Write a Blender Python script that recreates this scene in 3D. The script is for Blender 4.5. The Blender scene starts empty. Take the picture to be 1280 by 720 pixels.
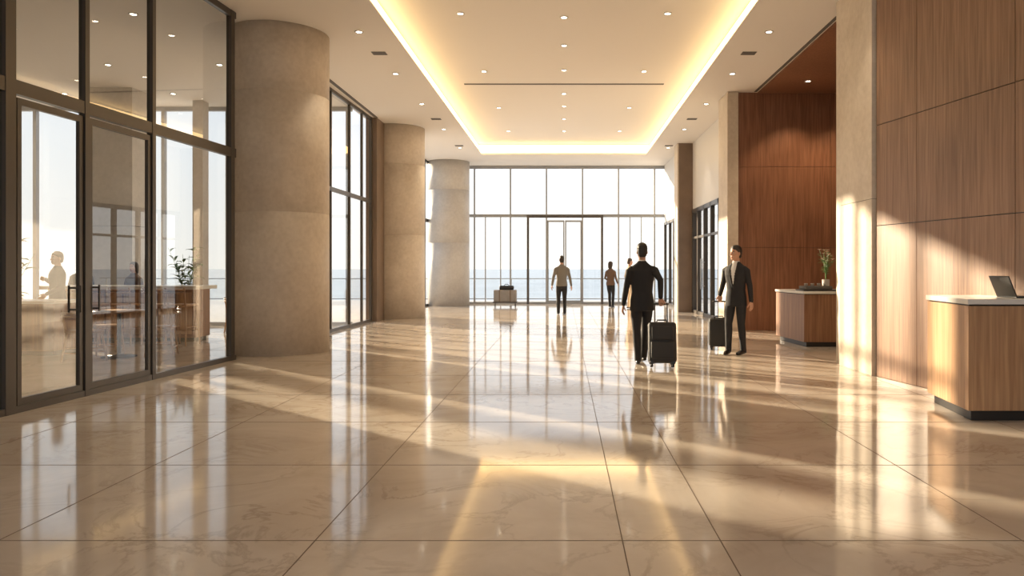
import bpy, bmesh, math, random
from mathutils import Vector, Matrix
from mathutils.bvhtree import BVHTree
random.seed(7)
S = bpy.context.scene
F = 950.0; CZ = 1.45; CEIL = 5.45

# ------------------------------------------------------------------ materials
def new_mat(name):
    m = bpy.data.materials.new(name); m.use_nodes = True
    nt = m.node_tree; return m, nt, nt.nodes['Principled BSDF']
def simple(name, col, rough=0.5, metal=0.0, bump=0.0, bscale=200, var=0.0, vscale=6, emit=None, es=0):
    m, nt, b = new_mat(name)
    b.inputs['Base Color'].default_value = (*col, 1); b.inputs['Roughness'].default_value = rough
    b.inputs['Metallic'].default_value = metal
    tc = nt.nodes.new('ShaderNodeTexCoord')
    if var > 0:
        n = nt.nodes.new('ShaderNodeTexNoise'); n.inputs['Scale'].default_value = vscale; n.inputs['Detail'].default_value = 6
        r = nt.nodes.new('ShaderNodeValToRGB')
        r.color_ramp.elements[0].position = .3; r.color_ramp.elements[1].position = .7
        r.color_ramp.elements[0].color = (*[c*(1-var) for c in col], 1); r.color_ramp.elements[1].color = (*[min(1, c*(1+var)) for c in col], 1)
        nt.links.new(tc.outputs['Object'], n.inputs['Vector']); nt.links.new(n.outputs['Fac'], r.inputs['Fac'])
        nt.links.new(r.outputs['Color'], b.inputs['Base Color'])
    if bump > 0:
        n2 = nt.nodes.new('ShaderNodeTexNoise'); n2.inputs['Scale'].default_value = bscale; n2.inputs['Detail'].default_value = 4
        bp = nt.nodes.new('ShaderNodeBump'); bp.inputs['Strength'].default_value = bump; bp.inputs['Distance'].default_value = .01
        nt.links.new(tc.outputs['Object'], n2.inputs['Vector']); nt.links.new(n2.outputs['Fac'], bp.inputs['Height'])
        nt.links.new(bp.outputs['Normal'], b.inputs['Normal'])
    if emit:
        b.inputs['Emission Color'].default_value = (*emit, 1); b.inputs['Emission Strength'].default_value = es
    return m
def wood(name, c0, c1, rough=.4, sx=28, sz=1.1):
    m, nt, b = new_mat(name)
    tc = nt.nodes.new('ShaderNodeTexCoord'); mp = nt.nodes.new('ShaderNodeMapping')
    mp.inputs['Scale'].default_value = (sx, sx, sz)
    n = nt.nodes.new('ShaderNodeTexNoise'); n.inputs['Scale'].default_value = 1; n.inputs['Detail'].default_value = 8; n.inputs['Distortion'].default_value = .6
    n3 = nt.nodes.new('ShaderNodeTexNoise'); n3.inputs['Scale'].default_value = .6; n3.inputs['Detail'].default_value = 2
    mx = nt.nodes.new('ShaderNodeMath'); mx.operation = 'ADD'
    ml = nt.nodes.new('ShaderNodeMath'); ml.operation = 'MULTIPLY'; ml.inputs[1].default_value = .5
    r = nt.nodes.new('ShaderNodeValToRGB')
    r.color_ramp.elements[0].position = .55; r.color_ramp.elements[1].position = .95
    r.color_ramp.elements[0].color = (*c0, 1); r.color_ramp.elements[1].color = (*c1, 1)
    L = nt.links.new
    L(tc.outputs['Object'], mp.inputs['Vector']); L(mp.outputs['Vector'], n.inputs['Vector']); L(tc.outputs['Object'], n3.inputs['Vector'])
    L(n3.outputs['Fac'], ml.inputs[0]); L(n.outputs['Fac'], mx.inputs[0]); L(ml.outputs[0], mx.inputs[1])
    L(mx.outputs[0], r.inputs['Fac']); L(r.outputs['Color'], b.inputs['Base Color'])
    b.inputs['Roughness'].default_value = rough
    bp = nt.nodes.new('ShaderNodeBump'); bp.inputs['Strength'].default_value = .08; bp.inputs['Distance'].default_value = .004
    L(n.outputs['Fac'], bp.inputs['Height']); L(bp.outputs['Normal'], b.inputs['Normal'])
    return m
def glass(name, tint=(.93, .96, .96), f0=.06, rough=0.0):
    # thin architectural glazing: Schlick reflection over straight transmission (same from both sides)
    m = bpy.data.materials.new(name); m.use_nodes = True; nt = m.node_tree; nt.nodes.clear(); N = nt.nodes.new
    o = N('ShaderNodeOutputMaterial'); mix = N('ShaderNodeMixShader')
    t = N('ShaderNodeBsdfTransparent'); g = N('ShaderNodeBsdfGlossy'); lw = N('ShaderNodeLayerWeight'); lw.inputs['Blend'].default_value = .5
    p = N('ShaderNodeMath'); p.operation = 'POWER'; p.inputs[1].default_value = 5
    q = N('ShaderNodeMath'); q.operation = 'MULTIPLY_ADD'; q.inputs[1].default_value = 1-f0; q.inputs[2].default_value = f0
    t.inputs['Color'].default_value = (*tint, 1); g.inputs['Roughness'].default_value = rough
    L = nt.links.new
    L(lw.outputs['Facing'], p.inputs[0]); L(p.outputs[0], q.inputs[0]); L(q.outputs[0], mix.inputs[0])
    L(t.outputs[0], mix.inputs[1]); L(g.outputs[0], mix.inputs[2]); L(mix.outputs[0], o.inputs[0])
    return m
def emis(name, col, s):
    return simple(name, col, .5, emit=col, es=s)
def stone(name, c0, c1, rough=.55):
    m, nt, b = new_mat(name); L = nt.links.new
    tc = nt.nodes.new('ShaderNodeTexCoord')
    n = nt.nodes.new('ShaderNodeTexNoise'); n.inputs['Scale'].default_value = 1.6; n.inputs['Detail'].default_value = 10; n.inputs['Roughness'].default_value = .65
    n2 = nt.nodes.new('ShaderNodeTexNoise'); n2.inputs['Scale'].default_value = 14; n2.inputs['Detail'].default_value = 8
    mx = nt.nodes.new('ShaderNodeMix'); mx.data_type = 'FLOAT'; mx.inputs[0].default_value = .35
    r = nt.nodes.new('ShaderNodeValToRGB'); r.color_ramp.elements[0].position = .33; r.color_ramp.elements[1].position = .68
    r.color_ramp.elements[0].color = (*c0, 1); r.color_ramp.elements[1].color = (*c1, 1)
    L(tc.outputs['Object'], n.inputs['Vector']); L(tc.outputs['Object'], n2.inputs['Vector'])
    L(n.outputs['Fac'], mx.inputs[2]); L(n2.outputs['Fac'], mx.inputs[3]); L(mx.outputs[0], r.inputs['Fac']); L(r.outputs['Color'], b.inputs['Base Color'])
    b.inputs['Roughness'].default_value = rough
    bp = nt.nodes.new('ShaderNodeBump'); bp.inputs['Strength'].default_value = .15; bp.inputs['Distance'].default_value = .004
    L(n2.outputs['Fac'], bp.inputs['Height']); L(bp.outputs['Normal'], b.inputs['Normal'])
    return m
def marble():
    m, nt, b = new_mat('floor_marble'); L = nt.links.new; N = nt.nodes.new
    tc = N('ShaderNodeTexCoord')
    n = N('ShaderNodeTexNoise'); n.inputs['Scale'].default_value = .9; n.inputs['Detail'].default_value = 9; n.inputs['Roughness'].default_value = .6; n.inputs['Distortion'].default_value = .8
    r = N('ShaderNodeValToRGB'); r.color_ramp.elements[0].position = .32; r.color_ramp.elements[1].position = .68
    r.color_ramp.elements[0].color = (.60, .51, .42, 1); r.color_ramp.elements[1].color = (.76, .68, .59, 1)
    n2 = N('ShaderNodeTexNoise'); n2.inputs['Scale'].default_value = 1.3; n2.inputs['Detail'].default_value = 9; n2.inputs['Distortion'].default_value = .9; n2.inputs['Roughness'].default_value = .62
    s = N('ShaderNodeMath'); s.operation = 'SUBTRACT'; s.inputs[1].default_value = .5
    a = N('ShaderNodeMath'); a.operation = 'ABSOLUTE'
    r2 = N('ShaderNodeValToRGB'); r2.color_ramp.elements[0].position = 0; r2.color_ramp.elements[1].position = .028
    r2.color_ramp.elements[0].color = (.45, .45, .45, 1); r2.color_ramp.elements[1].color = (0, 0, 0, 1)
    n4 = N('ShaderNodeTexNoise'); n4.inputs['Scale'].default_value = .8
    r4 = N('ShaderNodeValToRGB'); r4.color_ramp.elements[0].position = .38; r4.color_ramp.elements[1].position = .6
    mm = N('ShaderNodeMath'); mm.operation = 'MULTIPLY'
    mix = N('ShaderNodeMix'); mix.data_type = 'RGBA'; mix.inputs[7].default_value = (.34, .25, .18, 1)
    for q in (n, n2, n4): L(tc.outputs['Object'], q.inputs['Vector'])
    L(n.outputs['Fac'], r.inputs['Fac']); L(n2.outputs['Fac'], s.inputs[0]); L(s.outputs[0], a.inputs[0]); L(a.outputs[0], r2.inputs['Fac'])
    L(n4.outputs['Fac'], r4.inputs['Fac']); L(r2.outputs['Color'], mm.inputs[0]); L(r4.outputs['Color'], mm.inputs[1])
    L(mm.outputs[0], mix.inputs[0]); L(r.outputs['Color'], mix.inputs[6]); L(mix.outputs[2], b.inputs['Base Color'])
    b.inputs['Roughness'].default_value = .075; b.inputs['IOR'].default_value = 1.55
    bp = N('ShaderNodeBump'); bp.inputs['Strength'].default_value = .02; bp.inputs['Distance'].default_value = .003
    n5 = N('ShaderNodeTexNoise'); n5.inputs['Scale'].default_value = 1.2
    L(tc.outputs['Object'], n5.inputs['Vector']); L(n5.outputs['Fac'], bp.inputs['Height']); L(bp.outputs['Normal'], b.inputs['Normal'])
    return m

M = {}
M['floor'] = marble()
M['joint'] = simple('grout', (.16, .11, .075), .6)
M['ceil'] = simple('ceiling_paint', (.84, .80, .75), .8)
M['tray'] = simple('tray_paint', (.88, .84, .79), .8)
M['cove'] = emis('cove_led', (1, .71, .34), 4.4)
M['stone'] = stone('column_stone', (.52, .44, .35), (.70, .62, .52))
M['stone_g'] = stone('column_stone_grey', (.46, .43, .40), (.60, .57, .53))
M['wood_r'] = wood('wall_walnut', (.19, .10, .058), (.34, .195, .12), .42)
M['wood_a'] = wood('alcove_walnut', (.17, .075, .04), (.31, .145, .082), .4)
M['oak'] = wood('desk_oak', (.38, .21, .11), (.60, .37, .20), .4)
M['oak_d'] = wood('counter_walnut', (.20, .095, .05), (.35, .18, .095), .4)
M['frame'] = simple('bronze_frame', (.10, .088, .078), .35, .5)
M['frame_g'] = simple('grey_frame', (.34, .35, .36), .4, .3)
M['brown'] = simple('brown_panel', (.20, .14, .10), .5, var=.12, vscale=2)
M['white'] = simple('white_panel', (.72, .70, .67), .45)
M['top'] = simple('counter_quartz', (.80, .78, .74), .2)
M['black'] = simple('black_plastic', (.012, .012, .013), .35)
M['blackm'] = simple('black_base', (.02, .018, .016), .4)
M['glass'] = glass('glass_clear', (.97, .98, .98), .04)
M['glass_l'] = glass('glass_lobby', (.94, .95, .95), .10)
M['glass_t'] = glass('glass_tinted', (.76, .78, .78), .17)
M['steel'] = simple('steel', (.45, .45, .45), .3, .9)
M['dark'] = simple('dark_vent_reveal', (.12, .11, .10), .7)
M['lamp'] = emis('downlight_lamp', (1, .86, .66), 18)
M['rim'] = simple('downlight_rim', (.6, .58, .55), .4)
M['terr'] = simple('terrace_stone', (.55, .53, .5), .7, var=.1)
M['sea'] = simple('sea_water', (.34, .39, .43), .7, var=.08, vscale=.02)
M['leaf'] = simple('leaf_green', (.10, .20, .055), .5, var=.35, vscale=9)
M['petal'] = simple('petal', (.75, .55, .45), .6)
M['pot'] = simple('clay_pot', (.35, .32, .29), .6)
M['cafewall'] = simple('cafe_wall_plaster', (.50, .46, .42), .8, var=.08)
M['suit'] = simple('suit_black', (.012, .012, .015), .8, bump=.35, bscale=14)
M['trou'] = simple('trouser_black', (.014, .014, .017), .8, bump=.35, bscale=12)
M['shoe'] = simple('shoe_leather', (.008, .007, .007), .3)
M['shirt'] = simple('shirt_white', (.72, .71, .70), .7, bump=.2, bscale=20)
M['skin'] = simple('skin', (.50, .28, .19), .5)
M['lip'] = simple('lips', (.36, .13, .10), .5)
M['eyew'] = simple('eye_white', (.75, .73, .70), .3)
M['iris'] = simple('iris', (.03, .02, .015), .2)
M['hair'] = simple('hair_dark', (.014, .010, .008), .45, bump=.5, bscale=60)
M['hairb'] = simple('hair_brown', (.045, .025, .015), .5, bump=.5, bscale=60)
M['greytop'] = simple('sweater_grey', (.20, .185, .165), .9, bump=.3, bscale=15)
M['browntop'] = simple('blouse_brown', (.14, .085, .06), .9, bump=.3, bscale=15)
M['tantop'] = simple('shirt_tan', (.62, .48, .34), .9, bump=.3, bscale=15)
M['charc'] = simple('shirt_charcoal', (.04, .04, .045), .9, bump=.3, bscale=15)
M['case'] = simple('suitcase_fabric', (.018, .018, .019), .55, bump=.4, bscale=250)
M['trunk'] = simple('trunk_grey', (.30, .27, .24), .6, var=.1)

# ------------------------------------------------------------------ mesh builder
class MB:
    def __init__(s): s.v = []; s.f = []; s.m = []; s.mats = []; s.sm = []
    def mi(s, k):
        if k not in s.mats: s.mats.append(k)
        return s.mats.index(k)
    def add(s, vs, fs, mat, smooth=False):
        o = len(s.v); s.v += [tuple(v) for v in vs]; i = s.mi(mat)
        for f in fs: s.f.append([o+a for a in f]); s.m.append(i); s.sm.append(smooth)
    def box(s, x0, x1, y0, y1, z0, z1, mat, T=None):
        vs = [Vector(p) for p in ((x0,y0,z0),(x1,y0,z0),(x1,y1,z0),(x0,y1,z0),(x0,y0,z1),(x1,y0,z1),(x1,y1,z1),(x0,y1,z1))]
        if T: vs = [T(v) if callable(T) else T @ v for v in vs]
        s.add(vs, [(0,3,2,1),(4,5,6,7),(0,1,5,4),(1,2,6,5),(2,3,7,6),(3,0,4,7)], mat)
    def rbox(s, x0, x1, y0, y1, z0, z1, r, mat, T=None, seg=3):
        bm = bmesh.new(); bmesh.ops.create_cube(bm, size=1)
        for v in bm.verts: v.co = Vector(((x0+x1)/2+v.co.x*(x1-x0), (y0+y1)/2+v.co.y*(y1-y0), (z0+z1)/2+v.co.z*(z1-z0)))
        bmesh.ops.bevel(bm, geom=bm.edges[:], offset=r, segments=seg, affect='EDGES', profile=.5)
        bm.verts.index_update()
        vs = [(T @ v.co if T else v.co.copy()) for v in bm.verts]
        s.add(vs, [[v.index for v in f.verts] for f in bm.faces], mat, True); bm.free()
    def prism(s, poly, z0, z1, mat):
        n = len(poly); vs = [(x, y, z0) for x, y in poly]+[(x, y, z1) for x, y in poly]
        fs = [list(range(n))[::-1], list(range(n, 2*n))]+[(i, (i+1) % n, n+(i+1) % n, n+i) for i in range(n)]
        s.add(vs, fs, mat)
    def revolve(s, c, prof, mat, n=48, smooth=True):
        vs = []; fs = []
        for r, z in prof:
            for i in range(n):
                a = 2*math.pi*i/n; vs.append((c[0]+r*math.cos(a), c[1]+r*math.sin(a), c[2]+z))
        for j in range(len(prof)-1):
            for i in range(n): fs.append((j*n+i, j*n+(i+1) % n, (j+1)*n+(i+1) % n, (j+1)*n+i))
        fs.append(list(range(n))[::-1]); fs.append([(len(prof)-1)*n+i for i in range(n)])
        s.add(vs, fs, mat, smooth)
    def tube(s, pts, rads, mat, n=10, ref=None, flat=1.0, T=None, round_ends=True):
        pts = [Vector(p) for p in pts]
        if not hasattr(rads, '__len__'): rads = [rads]*len(pts)
        rings = []
        for i, p in enumerate(pts):
            a = pts[max(0, i-1)]; b = pts[min(len(pts)-1, i+1)]
            t = (b-a).normalized()
            rf = Vector(ref) if ref else (Vector((1, 0, 0)) if abs(t.x) < .8 else Vector((0, 1, 0)))
            u = (rf - t*rf.dot(t)).normalized(); w = t.cross(u)
            r = rads[i]
            if i == 0 and round_ends: rings += [(p-t*r*.95, u, w, r*.3), (p-t*r*.65, u, w, r*.75)]
            rings.append((p, u, w, r))
            if i == len(pts)-1 and round_ends: rings += [(p+t*r*.65, u, w, r*.75), (p+t*r*.95, u, w, r*.3)]
        vs = []
        for p, u, w, r in rings:
            for k in range(n):
                a = 2*math.pi*k/n; q = p+u*(r*math.cos(a))+w*(r*flat*math.sin(a)); vs.append(T @ q if T else q)
        fs = []
        R = len(rings)
        for j in range(R-1):
            for k in range(n): fs.append((j*n+k, j*n+(k+1) % n, (j+1)*n+(k+1) % n, (j+1)*n+k))
        fs.append(list(range(n))[::-1]); fs.append([(R-1)*n+k for k in range(n)])
        s.add(vs, fs, mat, True)
    def hloft(s, rows, mat, n=28, p=2.3, T=None):
        vs = []
        for z, xc, yc, w, d in rows:
            for k in range(n):
                a = 2*math.pi*k/n; c, si = math.cos(a), math.sin(a)
                q = Vector((xc+w*math.copysign(abs(c)**(2/p), c), yc+d*math.copysign(abs(si)**(2/p), si), z)); vs.append(T @ q if T else q)
        R = len(rows); fs = []
        for j in range(R-1):
            for k in range(n): fs.append((j*n+k, j*n+(k+1) % n, (j+1)*n+(k+1) % n, (j+1)*n+k))
        fs.append(list(range(n))[::-1]); fs.append([(R-1)*n+k for k in range(n)])
        s.add(vs, fs, mat, True)
    def ell(s, c, r, mat, T=None, n=12):
        rows = []
        for j in range(9):
            a = -math.pi/2+math.pi*(j+.15)/8.3; rows.append((c[2]+r[2]*math.sin(a), c[0], c[1], r[0]*math.cos(a), r[1]*math.cos(a)))
        s.hloft(rows, mat, n=n, p=2, T=T)
    def mesh(s, name, recalc=True):
        me = bpy.data.meshes.new(name); me.from_pydata(s.v, [], s.f)
        for k in s.mats: me.materials.append(M[k])
        me.polygons.foreach_set('material_index', s.m); me.polygons.foreach_set('use_smooth', s.sm)
        if recalc:
            bm = bmesh.new(); bm.from_mesh(me); bmesh.ops.recalc_face_normals(bm, faces=bm.faces[:]); bm.to_mesh(me); bm.free()
        me.update(); return me
    def build(s, name, loc=(0, 0, 0), rz=0, bevel=0, parent=None, recalc=True):
        o = bpy.data.objects.new(name, s.mesh(name, recalc)); S.collection.objects.link(o)
        o.location = loc; o.rotation_euler[2] = rz
        if bevel:
            b = o.modifiers.new('bevel', 'BEVEL'); b.width = bevel; b.segments = 2; b.limit_method = 'ANGLE'
        if parent: o.parent = parent
        return o

# ------------------------------------------------------------------ floor
XL, XR, YB, YF = -16.0, 8.3, -5.0, 30.0
CT = CEIL-.002
m = MB(); m.box(XL-.2, XR+.2, YB-.2, 19.1, -.15, 0, 'floor'); m.box(-5.35, XR+.2, 19.1, YF+.1, -.15, 0, 'floor'); floor = m.build('floor')
m = MB()
def jl(x0, x1, y0, y1): m.box(x0, x1, y0, y1, -.001, .0012, 'joint')
longs = [-14.2, -12.6, -11, -9.4, -7.8, -6.2, -4.6, -3.0, -1.32, .31, .83, 2.43, 4.05, 5.65, 7.25]
for x in longs: jl(x-.003, x+.003, YB, YF if x > -5.3 else 19)
y = 4.03-1.54*5
while y < YF:
    jl(XL if y < 19 else -5.3, .31, y-.003, y+.003); jl(.31, XR, y-.003, y+.003); y += 1.54
jo = m.build('floor_joints', parent=floor)

# ------------------------------------------------------------------ ceiling with cove tray
TX, TY0, TY1 = 2.92, -3.0, 27.0
m = MB()
zc = CEIL
m.box(XL-.2, -5.35, YB-.2, 19.1, zc, zc+.025, 'ceil'); m.box(-5.35, -TX, YB-.2, YF+.2, zc, zc+.025, 'ceil')
m.box(TX, XR+.2, YB-.2, YF+.2, zc, zc+.025, 'ceil')
m.box(-TX, TX, TY1, YF+.2, zc, zc+.025, 'ceil')
m.box(-TX, TX, YB-.2, TY0, zc, zc+.025, 'ceil')
o_ = .16; zt = 5.86
m.box(-TX-o_-.03, -TX-o_, TY0-o_, TY1+o_, zc+.025, zt, 'tray'); m.box(TX+o_, TX+o_+.03, TY0-o_, TY1+o_, zc+.025, zt, 'tray')
m.box(-TX-o_, TX+o_, TY1+o_, TY1+o_+.03, zc+.025, zt, 'tray'); m.box(-TX-o_, TX+o_, TY0-o_-.03, TY0-o_, zc+.025, zt, 'tray')
m.box(-TX-o_-.03, TX+o_+.03, TY0-o_-.03, TY1+o_+.03, zt, zt+.05, 'tray')
ceiling = m.build('ceiling')
m = MB(); a, b_ = zc+.09, zc+.36
m.box(-TX-o_, -TX-o_+.02, TY0, TY1+o_-.03, a, b_, 'cove'); m.box(TX+o_-.02, TX+o_, TY0, TY1+o_-.03, a, b_, 'cove')
m.box(-TX-.1, TX+.1, TY1+o_-.02, TY1+o_, a, b_, 'cove')
m.build('cove_light_strip')
m = MB(); m.box(XL-.2, -5.35, YB-.2, 19.1, 5.5, 6.1, 'dark'); m.box(-5.35, XR+.2, YB-.2, YF+.2, 6.0, 6.1, 'dark'); m.build('light_block_roof')  # unseen slab added above the ceiling to block sky light
m = MB()
m.box(-2.4, 2.4, 18.25, 18.33, zt-.012, zt, 'dark')
m.box(-2.4, 2.4, 9.9, 9.98, zt-.012, zt, 'dark')
for yy in (8.5, 14.2, 20.5, 25):
    for xx in (-3.45, 3.45): m.box(xx-.13, xx+.13, yy-.1, yy+.1, zc-.01, zc+.005, 'dark')
m.box(4.33, 4.39, 11.5, 17.3, zc-.012, zc+.002, 'dark')  # reveal along the alcove ceiling edge, drawn as a flat dark strip
m.box(-5.05, -4.97, 13.9, 20.3, zc-.012, zc+.002, 'dark')  # reveal where ceiling meets the left glazing, drawn as a flat dark strip
m.build('ceiling_vents_reveals')
m = MB()
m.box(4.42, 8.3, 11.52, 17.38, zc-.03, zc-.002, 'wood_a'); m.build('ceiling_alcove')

dl = []
for yy in (6, 9.6, 13.4, 15.1, 17.0, 19.3, 20.8, 22.6, 24.6): dl.append((0, yy, zt))
for yy in (5.5, 9.3, 13.2, 17.1, 21.0, 24.6):
    dl.append((-1.8, yy, zt)); dl.append((1.8, yy, zt))
for yy in (6.6, 10, 12.9, 15.7, 18.6, 22, 25.4):
    dl.append((-3.48, yy, zc)); dl.append((3.48, yy, zc))
for xx, yy in ((5.2, 13.2), (6.2, 13.2), (5.2, 16.2), (6.2, 16.2)): dl.append((xx, yy, zc-.03))
for xx in (-14, -11.5, -9, -6.8):
    for yy in (6, 9, 12, 15, 17.5): dl.append((xx, yy, zc))
m = MB()
for x, y, z in dl:
    m.revolve((x, y, z), [(.075, 0), (.075, -.012), (.055, -.014), (.05, -.003)], 'rim', n=20)
    m.revolve((x, y, z-.006), [(.045, .004), (.045, -.004)], 'lamp', n=16, smooth=False)
dlo = m.build('recessed_downlights')
def spot(loc, e, size=75, tgt=None, col=(1, .82, .6)):
    l = bpy.data.lights.new('downlight_lamp', 'SPOT'); l.energy = e; l.color = col; l.spot_size = math.radians(size); l.spot_blend = .6; l.shadow_soft_size = .05
    o = bpy.data.objects.new('downlight_lamp', l); S.collection.objects.link(o); o.location = loc; o.parent = dlo
    d = Vector(tgt)-Vector(loc) if tgt else Vector((0, 0, -1)); o.rotation_euler = d.to_track_quat('-Z', 'Y').to_euler()
for x, y, z in dl:
    if x == 0 and y in (9.6, 15.1, 19.3, 24.6): spot((x, y, z-.05), 110)
    if abs(x) == 3.48: spot((x, y, z-.05), 60)
    if x < -6 and y in (9, 15): spot((x, y, z-.05), 120)
spot((5.2, 16.2, zc-.1), 110, 80, (5.2, 17.3, 2.5), (1, .7, .42)); spot((5.2, 13.2, zc-.1), 120, 80)
spot((6.2, 16.2, zc-.1), 90, 80, (6.4, 17.3, 2.5), (1, .7, .42))

# ------------------------------------------------------------------ columns
def column(c, r, mat):
    m = MB(); g = .006
    prof = [(r, 0)]
    for z in (2.36, 4.35): prof += [(r, z-.006), (r-g, z-.004), (r-g, z+.004), (r, z+.006)]
    prof += [(r, CT)]
    m.revolve((c[0], c[1], 0), prof, mat, n=96)
    o = m.build('column'); 
    for p in o.data.polygons: p.use_smooth = len(p.vertices) == 4
    return o
column((-4.9, 13.1), .82, 'stone'); column((-4.85, 21.95), .82, 'stone'); column((-4.38, 28.9), .78, 'stone_g')

# ------------------------------------------------------------------ glazing helper
def frameT(A, B):
    A = Vector((A[0], A[1], 0)); B = Vector((B[0], B[1], 0)); u = (B-A).normalized(); n = Vector((-u.y, u.x, 0))
    return (lambda v: A+u*v.x+n*v.y+Vector((0, 0, v.z))), (B-A).length
def glazing(name, A, B, vs, hs, z1=CT, fmat='frame', gmat='glass', fd=.06, pane=True):
    T, Ln = frameT(A, B); m = MB()
    for s_, w in vs: m.box(s_-w/2, s_+w/2, -fd, fd, 0, z1, fmat, T)
    for a, b, z0, zz in hs: m.box(a, b, -fd*.85, fd*.85, z0, min(zz, z1), fmat, T)
    if pane: m.add([T(Vector((0, 0, 0.01))), T(Vector((Ln, 0, .01))), T(Vector((Ln, 0, z1))), T(Vector((0, 0, z1)))], [(0, 1, 2, 3)], gmat)
    return m.build(name, bevel=0, recalc=True), T, Ln

k = .0618; q = math.sqrt(1+k*k)
def LX(d): return -5.47+k*(d-7.37)
A = (LX(-5), -5); B = (LX(11.95), 11.95)
def sd(d): return (d+5)*q
vs = [(sd(d), w) for d, w in ((-4.9, .1), (-3, .1), (-1, .1), (1, .1), (3, .1), (5, .1), (6.3, .1), (7.46, .13), (8.55, .07), (9.80, .07), (11.84, .11))]
Ln = sd(11.95)
glazing('window_1', A, B, vs, [(0, Ln, 0, .07), (0, Ln, 3.17, 3.31), (0, Ln, CEIL-.1, CEIL)], gmat='glass_t', fd=.04)
T, _ = frameT(A, B)
def doorleaf(name, s0, s1, top, T, hside=1, gmat=None, fm='frame'):
    m = MB(); t = .022; w = .055
    m.box(s0, s0+w, -t, t, .01, top, fm, T); m.box(s1-w, s1, -t, t, .01, top, fm, T)
    m.box(s0+w, s1-w, -t, t, .01, .14, fm, T); m.box(s0+w, s1-w, -t, t, top-.07, top, fm, T)
    hx = s1-.1 if hside > 0 else s0+.1
    for off in (-.07, .07): m.box(hx-.008, hx+.008, off-.008, off+.008, .95, 1.25, fm, T)
    for zz in (.98, 1.22): m.box(hx-.008, hx+.008, -.06, .06, zz-.01, zz+.01, fm, T)
    return m.build(name)
doorleaf('door_1', sd(7.56), sd(8.50), 3.14, T, 1); doorleaf('door_2', sd(8.6), sd(9.75), 3.14, T, -1)

glazing('window_2', (-5.27, 13.85), (-5.15, 20.3), [(.05, .1), (1.55, .05), (3.1, .05), (4.5, .05), (5.55, .05), (6.4, .1)],
        [(0, 6.45, 0, .07), (0, 6.45, 3.15, 3.25), (0, 6.45, CEIL-.08, CEIL)], gmat='glass_l', fd=.03)
m = MB(); m.box(-5.3, -5.0, 20.32, 21.2, 0, CT, 'brown'); m.build('wall_left_pier')
glazing('window_3', (-5.15, 22.7), (-5.15, 29.9), [(.05, .1), (1.8, .07), (3.6, .07), (5.4, .07), (7.1, .1)],
        [(0, 7.2, 0, .07), (0, 7.2, 3.15, 3.27), (0, 7.2, CEIL-.08, CEIL)], fd=.03)
glazing('back_fill_window', (-6.2, -5), (5.6, -5), [(i*1.475, .08) for i in range(9)], [(0, 11.8, 0, .07), (0, 11.8, 3.2, 3.3)])  # unseen window wall behind the camera, added to let in sky fill light

X0 = -5.2; xs = [-4.95, -3.53, -2.11, -.69, .73, 2.15, 3.57]
glazing('window_5', (X0, 30), (4.3, 30), [(x-X0, .06) for x in xs], 
        [(0, 9.5, 0, .08), (0, 9.5, 3.42, 3.54), (0, 9.5, CEIL-.12, CEIL)], fmat='frame_g')
T, _ = frameT((X0, 30), (4.3, 30))
m = MB()
for x in (-3.1, -2.5): m.box(x-X0-.02, x-X0+.02, -.04, .04, .05, 3.45, 'frame_g', T)
for x in (-1.42, 1.5): m.box(x-X0-.045, x-X0+.045, -.09, .09, 0, 3.5, 'frame', T)
m.box(-1.42-X0, 1.5-X0, -.08, .08, 3.40, 3.5, 'frame', T)
for x in (2.6, 3.05): m.box(x-X0-.02, x-X0+.02, -.04, .04, .05, 3.45, 'frame_g', T)
m.build('trim_1')
doorleaf('door_3', -.66-X0, .02-X0, 3.3, T, 1, fm='frame_g'); doorleaf('door_4', .04-X0, .7-X0, 3.3, T, -1, fm='frame_g')

# ------------------------------------------------------------------ right side walls
def WX(d): return 4.15+.182*(10.1-d)
A = Vector((WX(10.1), 10.1)); B = Vector((WX(-5), -5))
T, Ln = frameT(A, B)
m = MB()
m.box(0.06, Ln, .02, .3, 0, CT, 'blackm', T)
cuts = [10.1, 9.27, 7.72, 6.2, 4.7, 3.2, 1.7, .2, -1.3, -2.8, -5]
qq = math.sqrt(1+.182**2)
for a, b in zip(cuts[:-1], cuts[1:]):
    for z0, z1 in ((0, 2.0), (2.0, 3.33), (3.33, CT)):
        m.box((10.1-a)*qq+.005, (10.1-b)*qq-.005, 0, .03, z0+.005, z1-.005, 'wood_r', T)
m.build('wall_right')
m = MB(); m.box(4.1, 4.44, 10.13, 11.29, 0, 2.36, 'stone'); m.box(4.1, 4.44, 10.13, 11.29, 2.366, CT, 'stone'); m.box(4.106, 4.43, 10.14, 11.28, 2.3, 2.4, 'dark')
m.build('pilaster', bevel=.004)
m = MB()
m.box(3.98, 8.3, 17.44, 17.6, 0, CT, 'blackm')
xs = [3.98, 6.1, 8.3]
for a, b in zip(xs[:-1], xs[1:]):
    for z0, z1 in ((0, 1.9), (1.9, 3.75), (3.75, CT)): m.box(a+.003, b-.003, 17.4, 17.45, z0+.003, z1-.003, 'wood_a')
m.build('wall_alcove_back')
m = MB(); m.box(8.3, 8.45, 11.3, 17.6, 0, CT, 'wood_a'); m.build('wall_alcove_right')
m = MB(); m.box(4.12, 8.3, 11.3, 11.5, 0, CT, 'stone'); m.build('wall_alcove_front')
m = MB(); m.box(3.72, 3.97, 17.3, 18.29, 0, CT, 'stone'); m.build('pilaster', bevel=.004)
m = MB(); m.box(4.15, 4.35, 17.62, 20.28, 0, 3.3, 'white'); m.build('wall_right_shopfront')
m = MB(); m.box(4.15, 4.35, 17.62, 24.5, 3.31, CT, 'white'); m.build('wall_right_upper')
m = MB()
for yy in (20.35, 21.4, 22.45, 23.5, 24.42): m.box(4.12, 4.24, yy-.05, yy+.05, 0, 3.3, 'frame')
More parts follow.
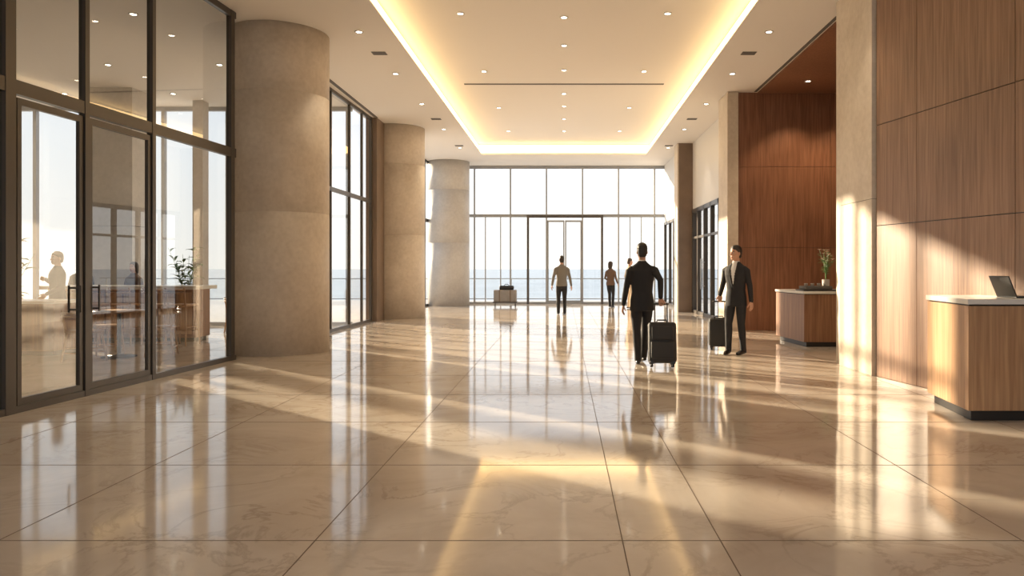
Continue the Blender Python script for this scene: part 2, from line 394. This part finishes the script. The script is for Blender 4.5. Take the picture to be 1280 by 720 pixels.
m.box(4.12, 4.24, 20.3, 24.46, 3.18, 3.3, 'frame'); m.box(4.12, 4.24, 20.3, 24.46, 0, .1, 'frame'); m.box(4.13, 4.23, 20.3, 24.46, 2.35, 2.42, 'frame')
m.add([(4.18, 20.3, .02), (4.18, 24.46, .02), (4.18, 24.46, 3.3), (4.18, 20.3, 3.3)], [(0, 1, 2, 3)], 'glass')
for yy in (22.3, 22.6): m.box(4.05, 4.07, yy-.012, yy+.012, .8, 1.7, 'steel')
for yy in (22.3, 22.6):
    for zz in (.9, 1.6): m.box(4.06, 4.13, yy-.008, yy+.008, zz-.01, zz+.01, 'steel')
m.build('door_5')
m = MB(); m.box(3.7, 4.35, 24.52, 25.2, 0, CT, 'brown'); m.box(3.66, 3.7, 24.5, 25.2, 0, CT, 'stone'); m.build('pilaster')
m = MB(); m.box(3.95, 4.1, 25.22, 29.9, 3.21, CT, 'white'); m.build('wall_right_far')
m = MB(); m.box(3.95, 4.1, 25.22, 26.2, 0, 3.2, 'white'); m.build('wall_right_jamb')
m = MB()
for yy in (26.26, 27.4, 28.5, 29.85): m.box(3.93, 4.03, yy-.04, yy+.04, 0, 3.2, 'frame')
m.box(3.93, 4.03, 26.22, 29.9, 3.1, 3.2, 'frame'); m.box(3.93, 4.03, 26.22, 29.9, 0, .1, 'frame')
m.add([(3.98, 26.22, .02), (3.98, 29.9, .02), (3.98, 29.9, 3.2), (3.98, 26.22, 3.2)], [(0, 1, 2, 3)], 'glass')
m.build('door_6')

# ------------------------------------------------------------------ reception desks
m = MB()
P = [(3.80, 7.14), (WX(7.14)-.01, 7.14), (WX(8.2)-.01, 8.2), (3.92, 8.2)]
def inset(P, d, wall=True):
    return [(P[0][0]+d, P[0][1]+d), (P[1][0], P[1][1]+d), (P[2][0], P[2][1]-d), (P[3][0]+d, P[3][1]-d)]
m.prism(inset(P, .05), 0, .10, 'blackm'); m.prism(inset(P, .0), .10, 1.085, 'oak'); m.prism(inset(P, .012), 1.085, 1.10, 'blackm'); m.prism(inset(P, -.012), 1.10, 1.15, 'top')
m.build('reception_desk', bevel=.004)
m = MB()
P = [(4.36, 13.8), (6.2, 13.8), (6.2, 15.2), (4.24, 15.2)]
m.prism(inset(P, .06), 0, .09, 'blackm'); m.prism(P, .09, .95, 'oak_d'); m.prism(inset(P, .012), .95, .965, 'blackm'); m.prism(inset(P, -.015), .965, 1.01, 'top')
m.build('reception_desk', bevel=.004)
m = MB(); m.rbox(4.36, 4.56, 7.32, 7.66, 1.152, 1.168, .005, 'black')
Tl = Matrix.Translation((4.365, 7.49, 1.165)) @ Matrix.Rotation(math.radians(-22), 4, 'Y')
m.rbox(-.008, .004, -.17, .17, 0, .215, .004, 'black', T=Tl)
for i in range(5): m.box(4.39+i*.022, 4.405+i*.022, 7.36, 7.62, 1.167, 1.170, 'dark')
m.build('laptop')
m = MB(); m.rbox(4.40, 5.05, 13.95, 14.45, 1.011, 1.035, .006, 'black'); m.rbox(4.45, 4.95, 14.0, 14.4, 1.035, 1.10, .012, 'dark')
for i in range(4): m.revolve((4.52+i*.12, 14.2, 1.10), [(.025, 0), (.035, .03), (.033, .05)], 'pot', n=16)
m.build('serving_tray')

def leafblade(m, base, dirv, L, w, mat):
    d = dirv.normalized(); s_ = d.cross(Vector((0, 0, 1)));
    if s_.length < .1: s_ = Vector((1, 0, 0))
    s_.normalize(); up = s_.cross(d)
    p0 = base; p1 = base+d*L*.35+up*L*.05; p2 = base+d*L*.7+up*L*.02; p3 = base+d*L-up*L*.12
    vs = [p0, p1-s_*w/2+up*w*.2, p1, p1+s_*w/2+up*w*.2, p2-s_*w*.36+up*w*.15, p2, p2+s_*w*.36+up*w*.15, p3]
    m.add(vs, [(0, 2, 1), (0, 3, 2), (1, 2, 5, 4), (2, 3, 6, 5), (4, 5, 7), (5, 6, 7)], mat, True)
def plant(name, loc, h, pot_r, pot_h, nst, nl, L, w, spread, flower=False):
    m = MB()
    m.revolve((0, 0, 0), [(pot_r*.7, 0), (pot_r*.95, pot_h*.5), (pot_r, pot_h), (pot_r*.86, pot_h), (pot_r*.8, pot_h*.9)], 'pot', n=24)
    for i in range(nst):
        a = random.uniform(0, 6.28); sp = random.uniform(.2, 1)*spread; hh = h*random.uniform(.7, 1)
        pts = [Vector((math.cos(a)*sp*t*t, math.sin(a)*sp*t*t, pot_h*.85+(hh-pot_h*.85)*t)) for t in (0, .33, .66, 1)]
        m.tube(pts, [.006, .005, .004, .003], 'leaf', n=6)
        for j in range(nl):
            t = random.uniform(.25, 1); p = Vector((math.cos(a)*sp*t*t, math.sin(a)*sp*t*t, pot_h*.85+(hh-pot_h*.85)*t))
            aa = random.uniform(0, 6.28); leafblade(m, p, Vector((math.cos(aa), math.sin(aa), random.uniform(-.1, .9))), L*random.uniform(.7, 1.1), w, 'leaf')
        if flower:
            for aa in range(6): leafblade(m, pts[-1], Vector((math.cos(aa*1.05), math.sin(aa*1.05), .5)), .05, .035, 'petal')
    return m.build(name, loc, recalc=False)
plant('flower_vase', (5.08, 14.75, 1.012), .78, .07, .2, 12, 6, .12, .035, .2, True)

# ------------------------------------------------------------------ cafe
m = MB(); m.box(XL-.2, XL, YB, 19.1, 0, CT, 'cafewall'); m.build('wall_left_sunblock')  # unseen west wall, made opaque to keep low sun off the near floor
m = MB(); m.box(XL, -6.35, 1.8, 2, 0, CT, 'cafewall'); m.build('wall_cafe_back')
glazing('window_6', (-16, 19), (-5.3, 19), [(s_, .08) for s_ in (.05, 1.5, 2.8, 4.4, 6.0, 7.6, 9.2, 10.6)],
        [(0, 10.7, 0, .08), (0, 10.7, CEIL-.1, CEIL)], fmat='frame_g')
m = MB(); m.box(-10.75, -9.6, 16.9, 17.6, 0, 2.36, 'stone_g'); m.box(-10.74, -9.61, 16.91, 17.59, 2.36, 2.37, 'dark'); m.box(-10.75, -9.6, 16.9, 17.6, 2.37, CT, 'stone_g'); m.build('cafe_pier', bevel=.005)
m = MB(); m.box(-13.6, -13.2, 18.1, 18.5, 0, CT, 'stone_g'); m.build('cafe_pier', bevel=.005)
m = MB(); m.box(-8.9, -8.65, 18.2, 18.5, 0, CT, 'stone_g'); m.build('cafe_pier', bevel=.005)
m = MB()
m.box(-9.9, -7.2, 14.8, 15.3, 0, .08, 'blackm'); m.box(-9.95, -7.15, 14.75, 15.35, .08, 1.02, 'oak_d'); m.box(-10.05, -7.05, 14.55, 15.45, 1.02, 1.09, 'top')
for i in range(8): m.box(-9.9+i*.34, -9.6+i*.34, 14.735, 14.75, .15, .96, 'oak')
m.build('bar_counter', bevel=.005)
m = MB()
m.box(-11.3, -8.38, 12.45, 13.05, 0, .08, 'blackm'); m.box(-11.35, -8.33, 12.4, 13.1, .08, .85, 'oak_d'); m.box(-11.4, -8.28, 12.35, 13.15, .85, .9, 'top')
m.build('service_counter', bevel=.005)
def stool(x, y, rz, sh=0, name='bar_stool'):
    m = MB()
    m.rbox(-.2, .2, -.19, .19, .72-sh, .77-sh, .02, 'oak')
    for sx in (-1, 1):
        for sy in (-1, 1):
            m.tube([(sx*.21, sy*.21, .01), (sx*.165, sy*.155, .73-sh)], [.014, .02], 'oak', n=8)
        m.tube([(sx*.17, -.17, .74-sh), (sx*.185, -.22, 1.06-sh)], [.017, .014], 'oak', n=8)
    for sy in (-1, 1): m.tube([(-.195, sy*.195, .28-sh*.5), (.195, sy*.195, .28-sh*.5)], .011, 'oak', n=8)
    for sx in (-1, 1): m.tube([(sx*.19, -.19, .34-sh*.5), (sx*.19, .19, .34-sh*.5)], .011, 'oak', n=8)
    pts = [(x_, -.215-.05*(1-(x_/.19)**2), 1.0-sh) for x_ in (-.19, -.1, 0, .1, .19)]
    for dz in (0, .05): m.tube([(p[0], p[1], p[2]+dz-.02) for p in pts], .024, 'oak', n=8, flat=.7)
    m.build(name, (x, y, 0), rz)
for x, y, rz in ((-9.3, 14.2, .1), (-8.75, 14.25, -.1), (-8.2, 14.2, .05), (-7.6, 14.22, 0.2), (-7.1, 14.15, -.15)): stool(x, y, rz)
def table(x, y):
    m = MB(); m.revolve((0, 0, 0), [(.26, 0), (.26, .015), (.04, .04), (.03, .06), (.03, .70), (.1, .715), (.1, .72)], 'blackm', n=32)
    m.revolve((0, 0, .72), [(.36, 0), (.375, .01), (.375, .025), (.365, .035)], 'oak', n=40); m.build('cafe_table', (x, y, 0))
for tx, ty in ((-7.2, 12.3), (-12.6, 16.2), (-7.0, 17.4), (-12.3, 9.8)):
    table(tx, ty)
    for a in (.3, 2.4, 4.4): stool(tx+.62*math.cos(a), ty+.62*math.sin(a), a+math.pi/2, .28, 'dining_chair')
plant('potted_plant', (-10.15, 13.9, 0), 2.05, .22, .45, 18, 14, .26, .09, .45)
plant('potted_plant', (-7.95, 16.0, 0), 1.95, .18, .4, 12, 9, .22, .07, .35)
plant('potted_plant', (-6.2, 16.2, 0), 1.4, .18, .4, 12, 9, .22, .07, .35)

# ------------------------------------------------------------------ outside
m = MB(); m.box(-40, 30, 30.15, 34, -.3, -.03, 'terr'); m.box(-40, -5.36, 19.15, 30.15, -.3, -.03, 'terr'); m.build('terrace_floor')
m = MB(); m.add([(-4000, -500, -14), (4000, -500, -14), (4000, 6000, -14), (-4000, 6000, -14)], [(0, 1, 2, 3)], 'sea'); m.build('sea')
m = MB()
x = -20.3
while x < 14:
    m.box(x-.02, x+.02, 33.2, 33.25, -.03, .95, 'frame_g'); x += 2.0
m.box(-20, 14, 33.17, 33.28, .93, .97, 'frame_g'); m.box(-20, 14, 33.2, 33.25, .05, .09, 'frame_g')
m.add([(-20, 33.22, .09), (14, 33.22, .09), (14, 33.22, .93), (-20, 33.22, .93)], [(0, 1, 2, 3)], 'glass')
m.build('terrace_railing')

# ------------------------------------------------------------------ luggage
def suitcase(name, loc, rz, tilt, w, d, h, grip):
    m = MB(); R = Matrix.Rotation(-tilt, 4, 'X')
    b0 = .06
    m.rbox(-w/2, w/2, -d, 0, b0, h, .045, 'case', T=R, seg=4)
    m.rbox(-w/2+.035, w/2-.035, -d-.03, -d+.02, b0+.06, h*.56, .02, 'case', T=R)
    m.rbox(-w/2+.045, w/2-.045, -d-.022, -d+.02, h*.6, h-.06, .02, 'case', T=R)
    for yy in (-d*.35, -d*.7): 
        for sx in (-1, 1): m.box(sx*w/2-.004, sx*w/2+.004, yy-.006, yy+.006, b0+.05, h-.05, 'blackm', R)
        m.box(-w/2+.05, w/2-.05, yy-.006, yy+.006, h-.004, h+.004, 'blackm', R)
    for sx in (-1, 1):
        for yy in (-d+.035, -.035):
            m.rbox(sx*(w/2-.05)-.03, sx*(w/2-.05)+.03, yy-.03, yy+.03, .045, b0+.03, .01, 'black', T=R)
            m.tube([(sx*(w/2-.05)-.014, yy, .028), (sx*(w/2-.05)+.014, yy, .028)], .028, 'black', n=16, T=R, round_ends=False)
        m.tube([(sx*.09, -.035, h-.05), (sx*.09, -.035, grip)], .008, 'blackm', n=8, T=R)
    m.tube([(-.1, -.035, grip), (.1, -.035, grip)], .014, 'black', n=10, T=R)
    m.tube([(-.08, -d*.5, h), (-.06, -d*.5, h+.035), (.06, -d*.5, h+.035), (.08, -d*.5, h)], .011, 'black', n=8, T=R)
    o = m.build(name, loc, rz); return o
def grip_pos(loc, rz, tilt, grip):
    return Matrix.Translation(loc) @ Matrix.Rotation(rz, 4, 'Z') @ Matrix.Rotation(-tilt, 4, 'X') @ Vector((0, -.035, grip))

# ------------------------------------------------------------------ people
def remesh(src, voxel, sm, dst, painter=None):
    me = src.mesh('tmp'); o = bpy.data.objects.new('tmp', me); S.collection.objects.link(o)
    r = o.modifiers.new('r', 'REMESH'); r.mode = 'VOXEL'; r.voxel_size = voxel; r.use_smooth_shade = True
    if sm: s2 = o.modifiers.new('s', 'SMOOTH'); s2.factor = .5; s2.iterations = sm
    dg = bpy.context.evaluated_depsgraph_get(); ev = o.evaluated_get(dg); em = ev.to_mesh()
    bvh = BVHTree.FromPolygons([Vector(v) for v in src.v], src.f)
    vs = [v.co.copy() for v in em.vertices]; off = len(dst.v); dst.v += [tuple(v) for v in vs]
    for p in em.polygons:
        c = p.center; hit = bvh.find_nearest(c); mk = src.mats[src.m[hit[2]]] if hit[2] is not None else src.mats[0]
        if painter: mk = painter(c, mk)
        dst.f.append([off+i for i in p.vertices]); dst.m.append(dst.mi(mk)); dst.sm.append(True)
    ev.to_mesh_clear(); bpy.data.objects.remove(o); bpy.data.meshes.remove(me)
def ik(a, c, l1, l2, pole):
    a = Vector(a); c = Vector(c); d = c-a; L = d.length
    if L > (l1+l2)*.995: c = a+d.normalized()*(l1+l2)*.995; d = c-a; L = d.length
    t = (l1*l1-l2*l2+L*L)/(2*L); h = math.sqrt(max(0, l1*l1-t*t)); u = d.normalized()
    p = Vector(pole); p = (p-u*p.dot(u)).normalized(); return a+u*t+p*h, c
def hand(dst, W, hd, pn, side, curl, s, skin='skin', voxel=.0038):
    hd = Vector(hd).normalized(); pn = Vector(pn); pn = (pn-hd*pn.dot(hd)).normalized(); sd_ = hd.cross(pn)*side
    W = Vector(W); m = MB()
    m.tube([W-hd*.03*s, W-hd*.005*s, W+hd*.025*s, W+hd*.06*s, W+hd*.085*s], [.026*s, .027*s, .036*s, .041*s, .037*s], skin, n=14, ref=sd_, flat=.42)
    for i, (off, L) in enumerate(((.030, .070), (.0105, .08), (-.0095, .074), (-.028, .058))):
        p = W+hd*(.082-.004*abs(i-1))*s+sd_*off*s; ang = curl*.35; pts = [p-hd*.02*s, p]
        for j, fr in enumerate((.45, .32, .23)):
            dd = hd*math.cos(ang)+pn*math.sin(ang)+sd_*(.06*(1.2-i)*(1-min(1, curl)));  p = p+dd.normalized()*L*fr*s; pts.append(p); ang += curl*(.55 if j == 0 else .5)
        m.tube(pts, [r*s for r in (.0095, .0095, .0088, .008, .0072)], skin, n=8)
    p = W+hd*.025*s+sd_*.026*s; d1 = (hd*.7+sd_*.62+pn*.25).normalized(); d2 = (hd*.9+sd_*.2+pn*(.35+.35*curl)).normalized()
    m.tube([p-d1*.015*s, p, p+d1*.035*s, p+d1*.035*s+d2*.028*s, p+d1*.035*s+d2*.05*s], [r*s for r in (.014, .0135, .0115, .010, .0085)], skin, n=8)
    remesh(m, voxel*s, 1, dst)
def person(name, loc, yaw, H=1.8, fL=(-.09, 0, 0), fR=(.09, 0, 0), liftL=0, liftR=0, wL=(-.27, .03, .86), wR=(.27, .03, .86),
           hdL=None, hdR=None, pnL=None, pnR=None, curlL=.45, curlR=.45, head_yaw=0, head_pitch=0, top='suit', bot='trou', hair='hair', shirt=None,
           female=False, voxel=.008, lean=0.0, footyaw=(.12, -.12)):
    s = H/1.8; dst = MB(); b = MB()
    hipz = .93
    def sc(p): return Vector(p)*s
    wsc = .92 if female else 1.0
    def ly(z): return lean*(z-.9)
    jacket = shirt is not None or top == 'suit'
    hem = .80 if jacket else .88
    rows = [(hem, 0, 0, .172, .118), (hem+.012, 0, 0, .182, .128), (.95, 0, 0, .176*(1.04 if female else 1), .122), (1.08, 0, ly(1.08), .155*(.93 if female else 1), .108), (1.2, 0, ly(1.2), .166*wsc, .115), (1.32, 0, ly(1.32)+.005, .188*wsc, .122),
            (1.40, 0, ly(1.4), .192*wsc, .113), (1.445, 0, ly(1.45), .172*wsc, .095), (1.475, 0, ly(1.48)-.004, .140*wsc, .082), (1.50, 0, ly(1.49)-.006, .102*wsc, .074), (1.525, 0, ly(1.52)-.008, .075, .066), (1.545, 0, ly(1.54)-.006, .06, .06)]
    b.hloft([(z*s, x*s, y*s, w*s, d*s) for z, x, y, w, d in rows], top)
    b.hloft([(z*s, 0, 0, w*s, d*s) for z, w, d in ((.80, .10, .08), (.85, .155, .105), (.95, .165, .112), (1.0, .15, .1))], bot)
    if shirt:
        for sx in (-1, 1):
            b.tube([sc((sx*.052, ly(1.5)+.058, 1.50)), sc((sx*.066, .102, 1.40)), sc((sx*.045, .118, 1.28)), sc((sx*.012, .112, 1.13))], [r*s for r in (.016, .024, .021, .012)], top, n=10, ref=(1, 0, 0), flat=.4)
    for side, f, lift, fy in ((-1, fL, liftL, footyaw[0]), (1, fR, liftR, footyaw[1])):
        ank = Vector((f[0], f[1], .085+f[2]+lift*.7)); hip = Vector((side*.088, 0, hipz))
        kn, ank = ik(hip, ank, .425, .425, (side*.05, 1, 0))
        m1 = hip.lerp(kn, .5); m2 = kn.lerp(ank, .35); m3 = kn.lerp(ank, .8)
        b.tube([sc(p) for p in (hip, m1, kn, m2+Vector((0, -.008, 0)), m3, ank+Vector((0, 0, -.02)))], [r*s for r in (.088, .084, .063, .062, .052, .052)], bot, n=16)
        fd = Vector((math.sin(fy), math.cos(fy), 0)); up = Vector((0, 0, 1))
        heel = ank-fd*.05; heel.z = max(.04, ank.z-.05); toe = ank+fd*.185; toe.z = .028+f[2]; mid = ank+fd*.07; mid.z = heel.z*.55+toe.z*.45+.006
        n0 = len(b.v)
        b.tube([sc(p) for p in (heel, ank+Vector((0, 0, heel.z-ank.z)), mid, mid.lerp(toe, .6), toe)], [r*s for r in (.034, .04, .044, .042, .030)], 'shoe', n=14, ref=(fd.y, -fd.x, 0), flat=.85)
        for i in range(n0, len(b.v)):
            if b.v[i][2] < 0: b.v[i] = (b.v[i][0], b.v[i][1], 0.0)
    hands = []
    for side, w, hd, pn, cu in ((-1, wL, hdL, pnL, curlL), (1, wR, hdR, pnR, curlR)):
        sh = Vector((side*.175*wsc, ly(1.43), 1.42)); el, wr = ik(sh, w, .285, .265, (side*.35, -1, -.1))
        fdv = (wr-el).normalized()
        b.tube([sc(p) for p in (sh+Vector((-side*.085, 0, .018)), sh+Vector((-side*.03, 0, .004)), sh.lerp(el, .13)+Vector((side*.008, 0, 0)), sh.lerp(el, .32), sh.lerp(el, .6), el, el.lerp(wr, .45), wr-fdv*.012)], [r*s*wsc for r in (.036, .052, .060, .058, .051, .046, .043, .036)], top, n=14, ref=(0, 1, 0))
        if shirt and jacket: b.tube([sc(wr-fdv*.02), sc(wr-fdv*.001)], [.030*s, .029*s], 'shirt', n=12, round_ends=False)
        hands.append((sc(wr), Vector(hd) if hd else (fdv*.8+Vector((0, 0, -.25))), Vector(pn) if pn else Vector((-side, -.35, 0)), side, cu))
    def painter(c, mk):
        if shirt and mk == top and c.y > 0:
            z = c.z/s; x = abs(c.x)/s
            if z > 1.17 and x < min(.045, .004+(z-1.17)*.15): return 'shirt'
        return mk
    remesh(b, voxel*s, 4, dst, painter)
    if shirt or top == 'suit':
        b2 = MB(); b2.tube([sc((0, ly(1.5)-.006, 1.50)), sc((0, ly(1.55)-.002, 1.555))], [.066*s, .058*s], 'shirt' , n=20, round_ends=False)
        dst.add(b2.v, b2.f, 'shirt', True)
    for W, hd, pn, side, cu in hands:
        sgn = 1 if hd.normalized().cross((pn-hd.normalized()*pn.dot(hd.normalized())).normalized()).y > 0 else -1
        hand(dst, W, hd, pn, sgn, cu, s, voxel=.0038 if voxel < .009 else .006)
    h = MB(); c0 = Vector((0, ly(1.6)+.004, 1.572))
    Th = Matrix.Translation(c0*s) @ Matrix.Rotation(head_yaw, 4, 'Z') @ Matrix.Rotation(head_pitch, 4, 'X') @ Matrix.Scale(s, 4)
    h.tube([sc((0, ly(1.5)-.012, 1.47)), sc((0, ly(1.6)-.004, 1.62))], [.056*s, .052*s], 'skin', n=16)
    h.hloft([(-.004, 0, .062, .018, .018), (.006, 0, .055, .034, .034), (.028, 0, .035, .052, .058), (.055, 0, .018, .062, .077), (.09, 0, .006, .069, .089), (.13, 0, .0, .073, .095), (.165, 0, -.003, .074, .095),
             (.195, 0, -.004, .066, .083), (.215, 0, -.004, .048, .06), (.226, 0, -.004, .02, .025)], 'skin', p=2.15, T=Th)
    h.tube([(0, .094, .128), (0, .103, .10), (0, .113, .082)], [.008, .010, .013], 'skin', n=8, T=Th)
    for sx in (-1, 1):
        h.ell((sx*.076, -.008, .10), (.010, .02, .03), 'skin', T=Th)
        h.tube([(sx*.014, .091, .137), (sx*.034, .088, .141), (sx*.05, .074, .137)], [.004, .0045, .0035], hair, n=6, T=Th)
        h.ell((sx*.045, .055, .085), (.02, .03, .022), 'skin', T=Th)
    h.ell((0, .092, .043), (.024, .012, .006), 'lip', T=Th); h.ell((0, .09, .051), (.022, .013, .005), 'lip', T=Th)
    if female:
        h.hloft([(-.05, 0, -.06, .05, .03), (-.03, 0, -.055, .075, .045), (.03, 0, -.045, .088, .065), (.09, 0, -.03, .09, .085), (.14, 0, -.022, .092, .098), (.19, 0, -.012, .084, .096), (.225, 0, -.01, .062, .072), (.245, 0, -.01, .03, .035)], hair, T=Th)
    else:
        h.hloft([(.03, 0, -.055, .045, .028), (.05, 0, -.05, .06, .045), (.09, 0, -.035, .07, .07), (.13, 0, -.022, .078, .085), (.165, 0, -.012, .081, .093), (.195, 0, -.006, .076, .092), (.225, 0, -.004, .06, .074), (.245, 0, .0, .032, .04), (.25, 0, 0, .015, .02)], hair, T=Th)
    remesh(h, (.0045 if voxel < .009 else .007)*s, 2, dst)
    e = MB()
    for sx in (-1, 1):
        e.ell((sx*.031, .0835, .117), (.0125, .008, .0065), 'eyew', T=Th); e.ell((sx*.031, .0895, .117), (.0055, .004, .0058), 'iris', T=Th)
    off = len(dst.v)
    for f_, mi_ in zip(e.f, e.m): dst.f.append([off+i for i in f_]); dst.m.append(dst.mi(e.mats[mi_])); dst.sm.append(True)
    dst.v += e.v
    return dst.build(name, loc, yaw, recalc=False)
def w2l(p, loc, yaw, s=1.0):
    v = Matrix.Rotation(-yaw, 4, 'Z') @ (Vector(p)-Vector(loc)); return v/s

case1 = ((1.41, 10.98, 0), -.05, .16)
suitcase('suitcase', case1[0], case1[1], case1[2], .40, .25, .64, .92)
G = grip_pos(case1[0], case1[1], case1[2], .92)
loc = Vector((1.17, 11.38, 0)); yaw = 0.03
g = w2l(G, loc, yaw)
person('businessman', loc, yaw, 1.8, fL=(-.07, -.06, 0), fR=(.05, .2, 0), wL=(-.28, .05, .87), wR=(g.x, g.y+.03, g.z+.085),
       hdR=(0, -.12, -1), pnR=(0, -1, 0), curlR=1.9, curlL=.6, shirt=None, top='suit', voxel=.0075, lean=.02)
case2 = ((2.70, 13.22, 0), math.radians(170), .12)
suitcase('suitcase', case2[0], case2[1], case2[2], .36, .24, .55, .86)
G = grip_pos(case2[0], case2[1], case2[2], .86)
loc = Vector((2.87, 12.68, 0)); yaw = math.radians(143)
g = w2l(G, loc, yaw)
n2 = Matrix.Rotation(-yaw, 4, 'Z') @ Vector((0, 1, 0))
person('businessman', loc, yaw, 1.8, fL=(-.12, -.02, 0), fR=(.09, .10, 0), wL=(-.28, .02, .87), wR=(g.x-n2.x*.03, g.y-n2.y*.03, g.z+.085),
       hdR=(0, 0, -1), pnR=tuple(n2), curlR=1.9, curlL=.6, shirt='shirt', top='suit', head_yaw=math.radians(-25), voxel=.0065)
person('man_in_sweater', (-.07, 23.3, 0), .1, 1.79, top='greytop', wL=(-.3, -.02, .9), wR=(.3, .02, .88), voxel=.011, fL=(-.1, .05, 0))
person('woman_in_blouse', (1.68, 27.4, 0), -.5, 1.65, top='browntop', hair='hairb', female=True, wL=(-.2, .25, 1.05), wR=(.26, .1, .95), voxel=.012, fL=(-.08, .1, 0))
person('man_in_tan_shirt', (2.30, 26.6, 0), -1.2, 1.75, top='tantop', bot='tantop', wL=(-.26, .12, .95), wR=(.28, .1, .9), voxel=.012, hair='hairb')
person('barista', (-9.1, 13.65, 0), math.radians(150), 1.72, top='charc', wL=(-.22, .3, 1.02), wR=(.2, .12, 1.3), voxel=.011, hair='hairb')
person('cafe_guest', (-10.35, 16.3, 0), math.radians(200), 1.6, top='charc', wL=(-.2, .25, 1.05), wR=(.2, .25, 1.05), voxel=.012, hair='hair')
person('cafe_guest', (-9.0, 15.9, 0), math.radians(170), 1.55, top='browntop', wL=(-.2, .25, 1.05), wR=(.2, .25, 1.05), voxel=.012, female=True, hair='hairb')

m = MB()
m.rbox(-.42, .42, -.25, .25, .16, .60, .03, 'trunk')
for x in (-.2, .2): m.box(x-.02, x+.02, -.262, .262, .15, .61, 'brown')
m.box(-.45, .45, -.28, .28, .12, .16, 'frame')
for x in (-.38, .38):
    for y in (-.22, .22):
        m.tube([(x, y, .05), (x, y, .13)], .012, 'frame', n=6); m.tube([(x-.012, y, .035), (x+.012, y, .035)], .035, 'black', n=14, round_ends=False)
m.rbox(-.22, .32, -.16, .16, .60, .76, .05, 'case'); m.tube([(-.05, 0, .75), (0, 0, .81), (.1, 0, .81), (.15, 0, .75)], .012, 'black', n=8)
m.build('luggage_cart', (-2.2, 28.5, 0), .0)

# ------------------------------------------------------------------ light & world
sun = bpy.data.lights.new('sun', 'SUN'); sun.energy = 15; sun.color = (1, .80, .56); sun.angle = math.radians(1.0)
so = bpy.data.objects.new('sun', sun); S.collection.objects.link(so)
so.rotation_euler = Vector((.74, -.65, -.235)).to_track_quat('-Z', 'Y').to_euler()
w = bpy.data.worlds.new('world'); S.world = w; w.use_nodes = True; nt = w.node_tree; bg = nt.nodes['Background']
tc = nt.nodes.new('ShaderNodeTexCoord'); sp = nt.nodes.new('ShaderNodeSeparateXYZ'); cr = nt.nodes.new('ShaderNodeValToRGB')
cr.color_ramp.elements[0].position = 0; cr.color_ramp.elements[0].color = (1, .96, .90, 1)
cr.color_ramp.elements[1].position = .6; cr.color_ramp.elements[1].color = (.5, .66, .88, 1)
e = cr.color_ramp.elements.new(.15); e.color = (.90, .93, .96, 1)
nt.links.new(tc.outputs['Generated'], sp.inputs[0]); nt.links.new(sp.outputs['Z'], cr.inputs['Fac']); nt.links.new(cr.outputs['Color'], bg.inputs['Color'])
bg.inputs['Strength'].default_value = 1.5
S.view_settings.view_transform = 'Standard'

cam = bpy.data.cameras.new('camera'); co = bpy.data.objects.new('camera', cam); S.collection.objects.link(co)
co.location = (0, 0, CZ); co.rotation_euler = (math.pi/2, 0, 0)
cam.sensor_width = 36; cam.lens = F/1280*36; cam.shift_x = -(705-640)/1280; cam.shift_y = -(360-334)/1280; cam.clip_end = 9000; cam.clip_start = .05
S.camera = co
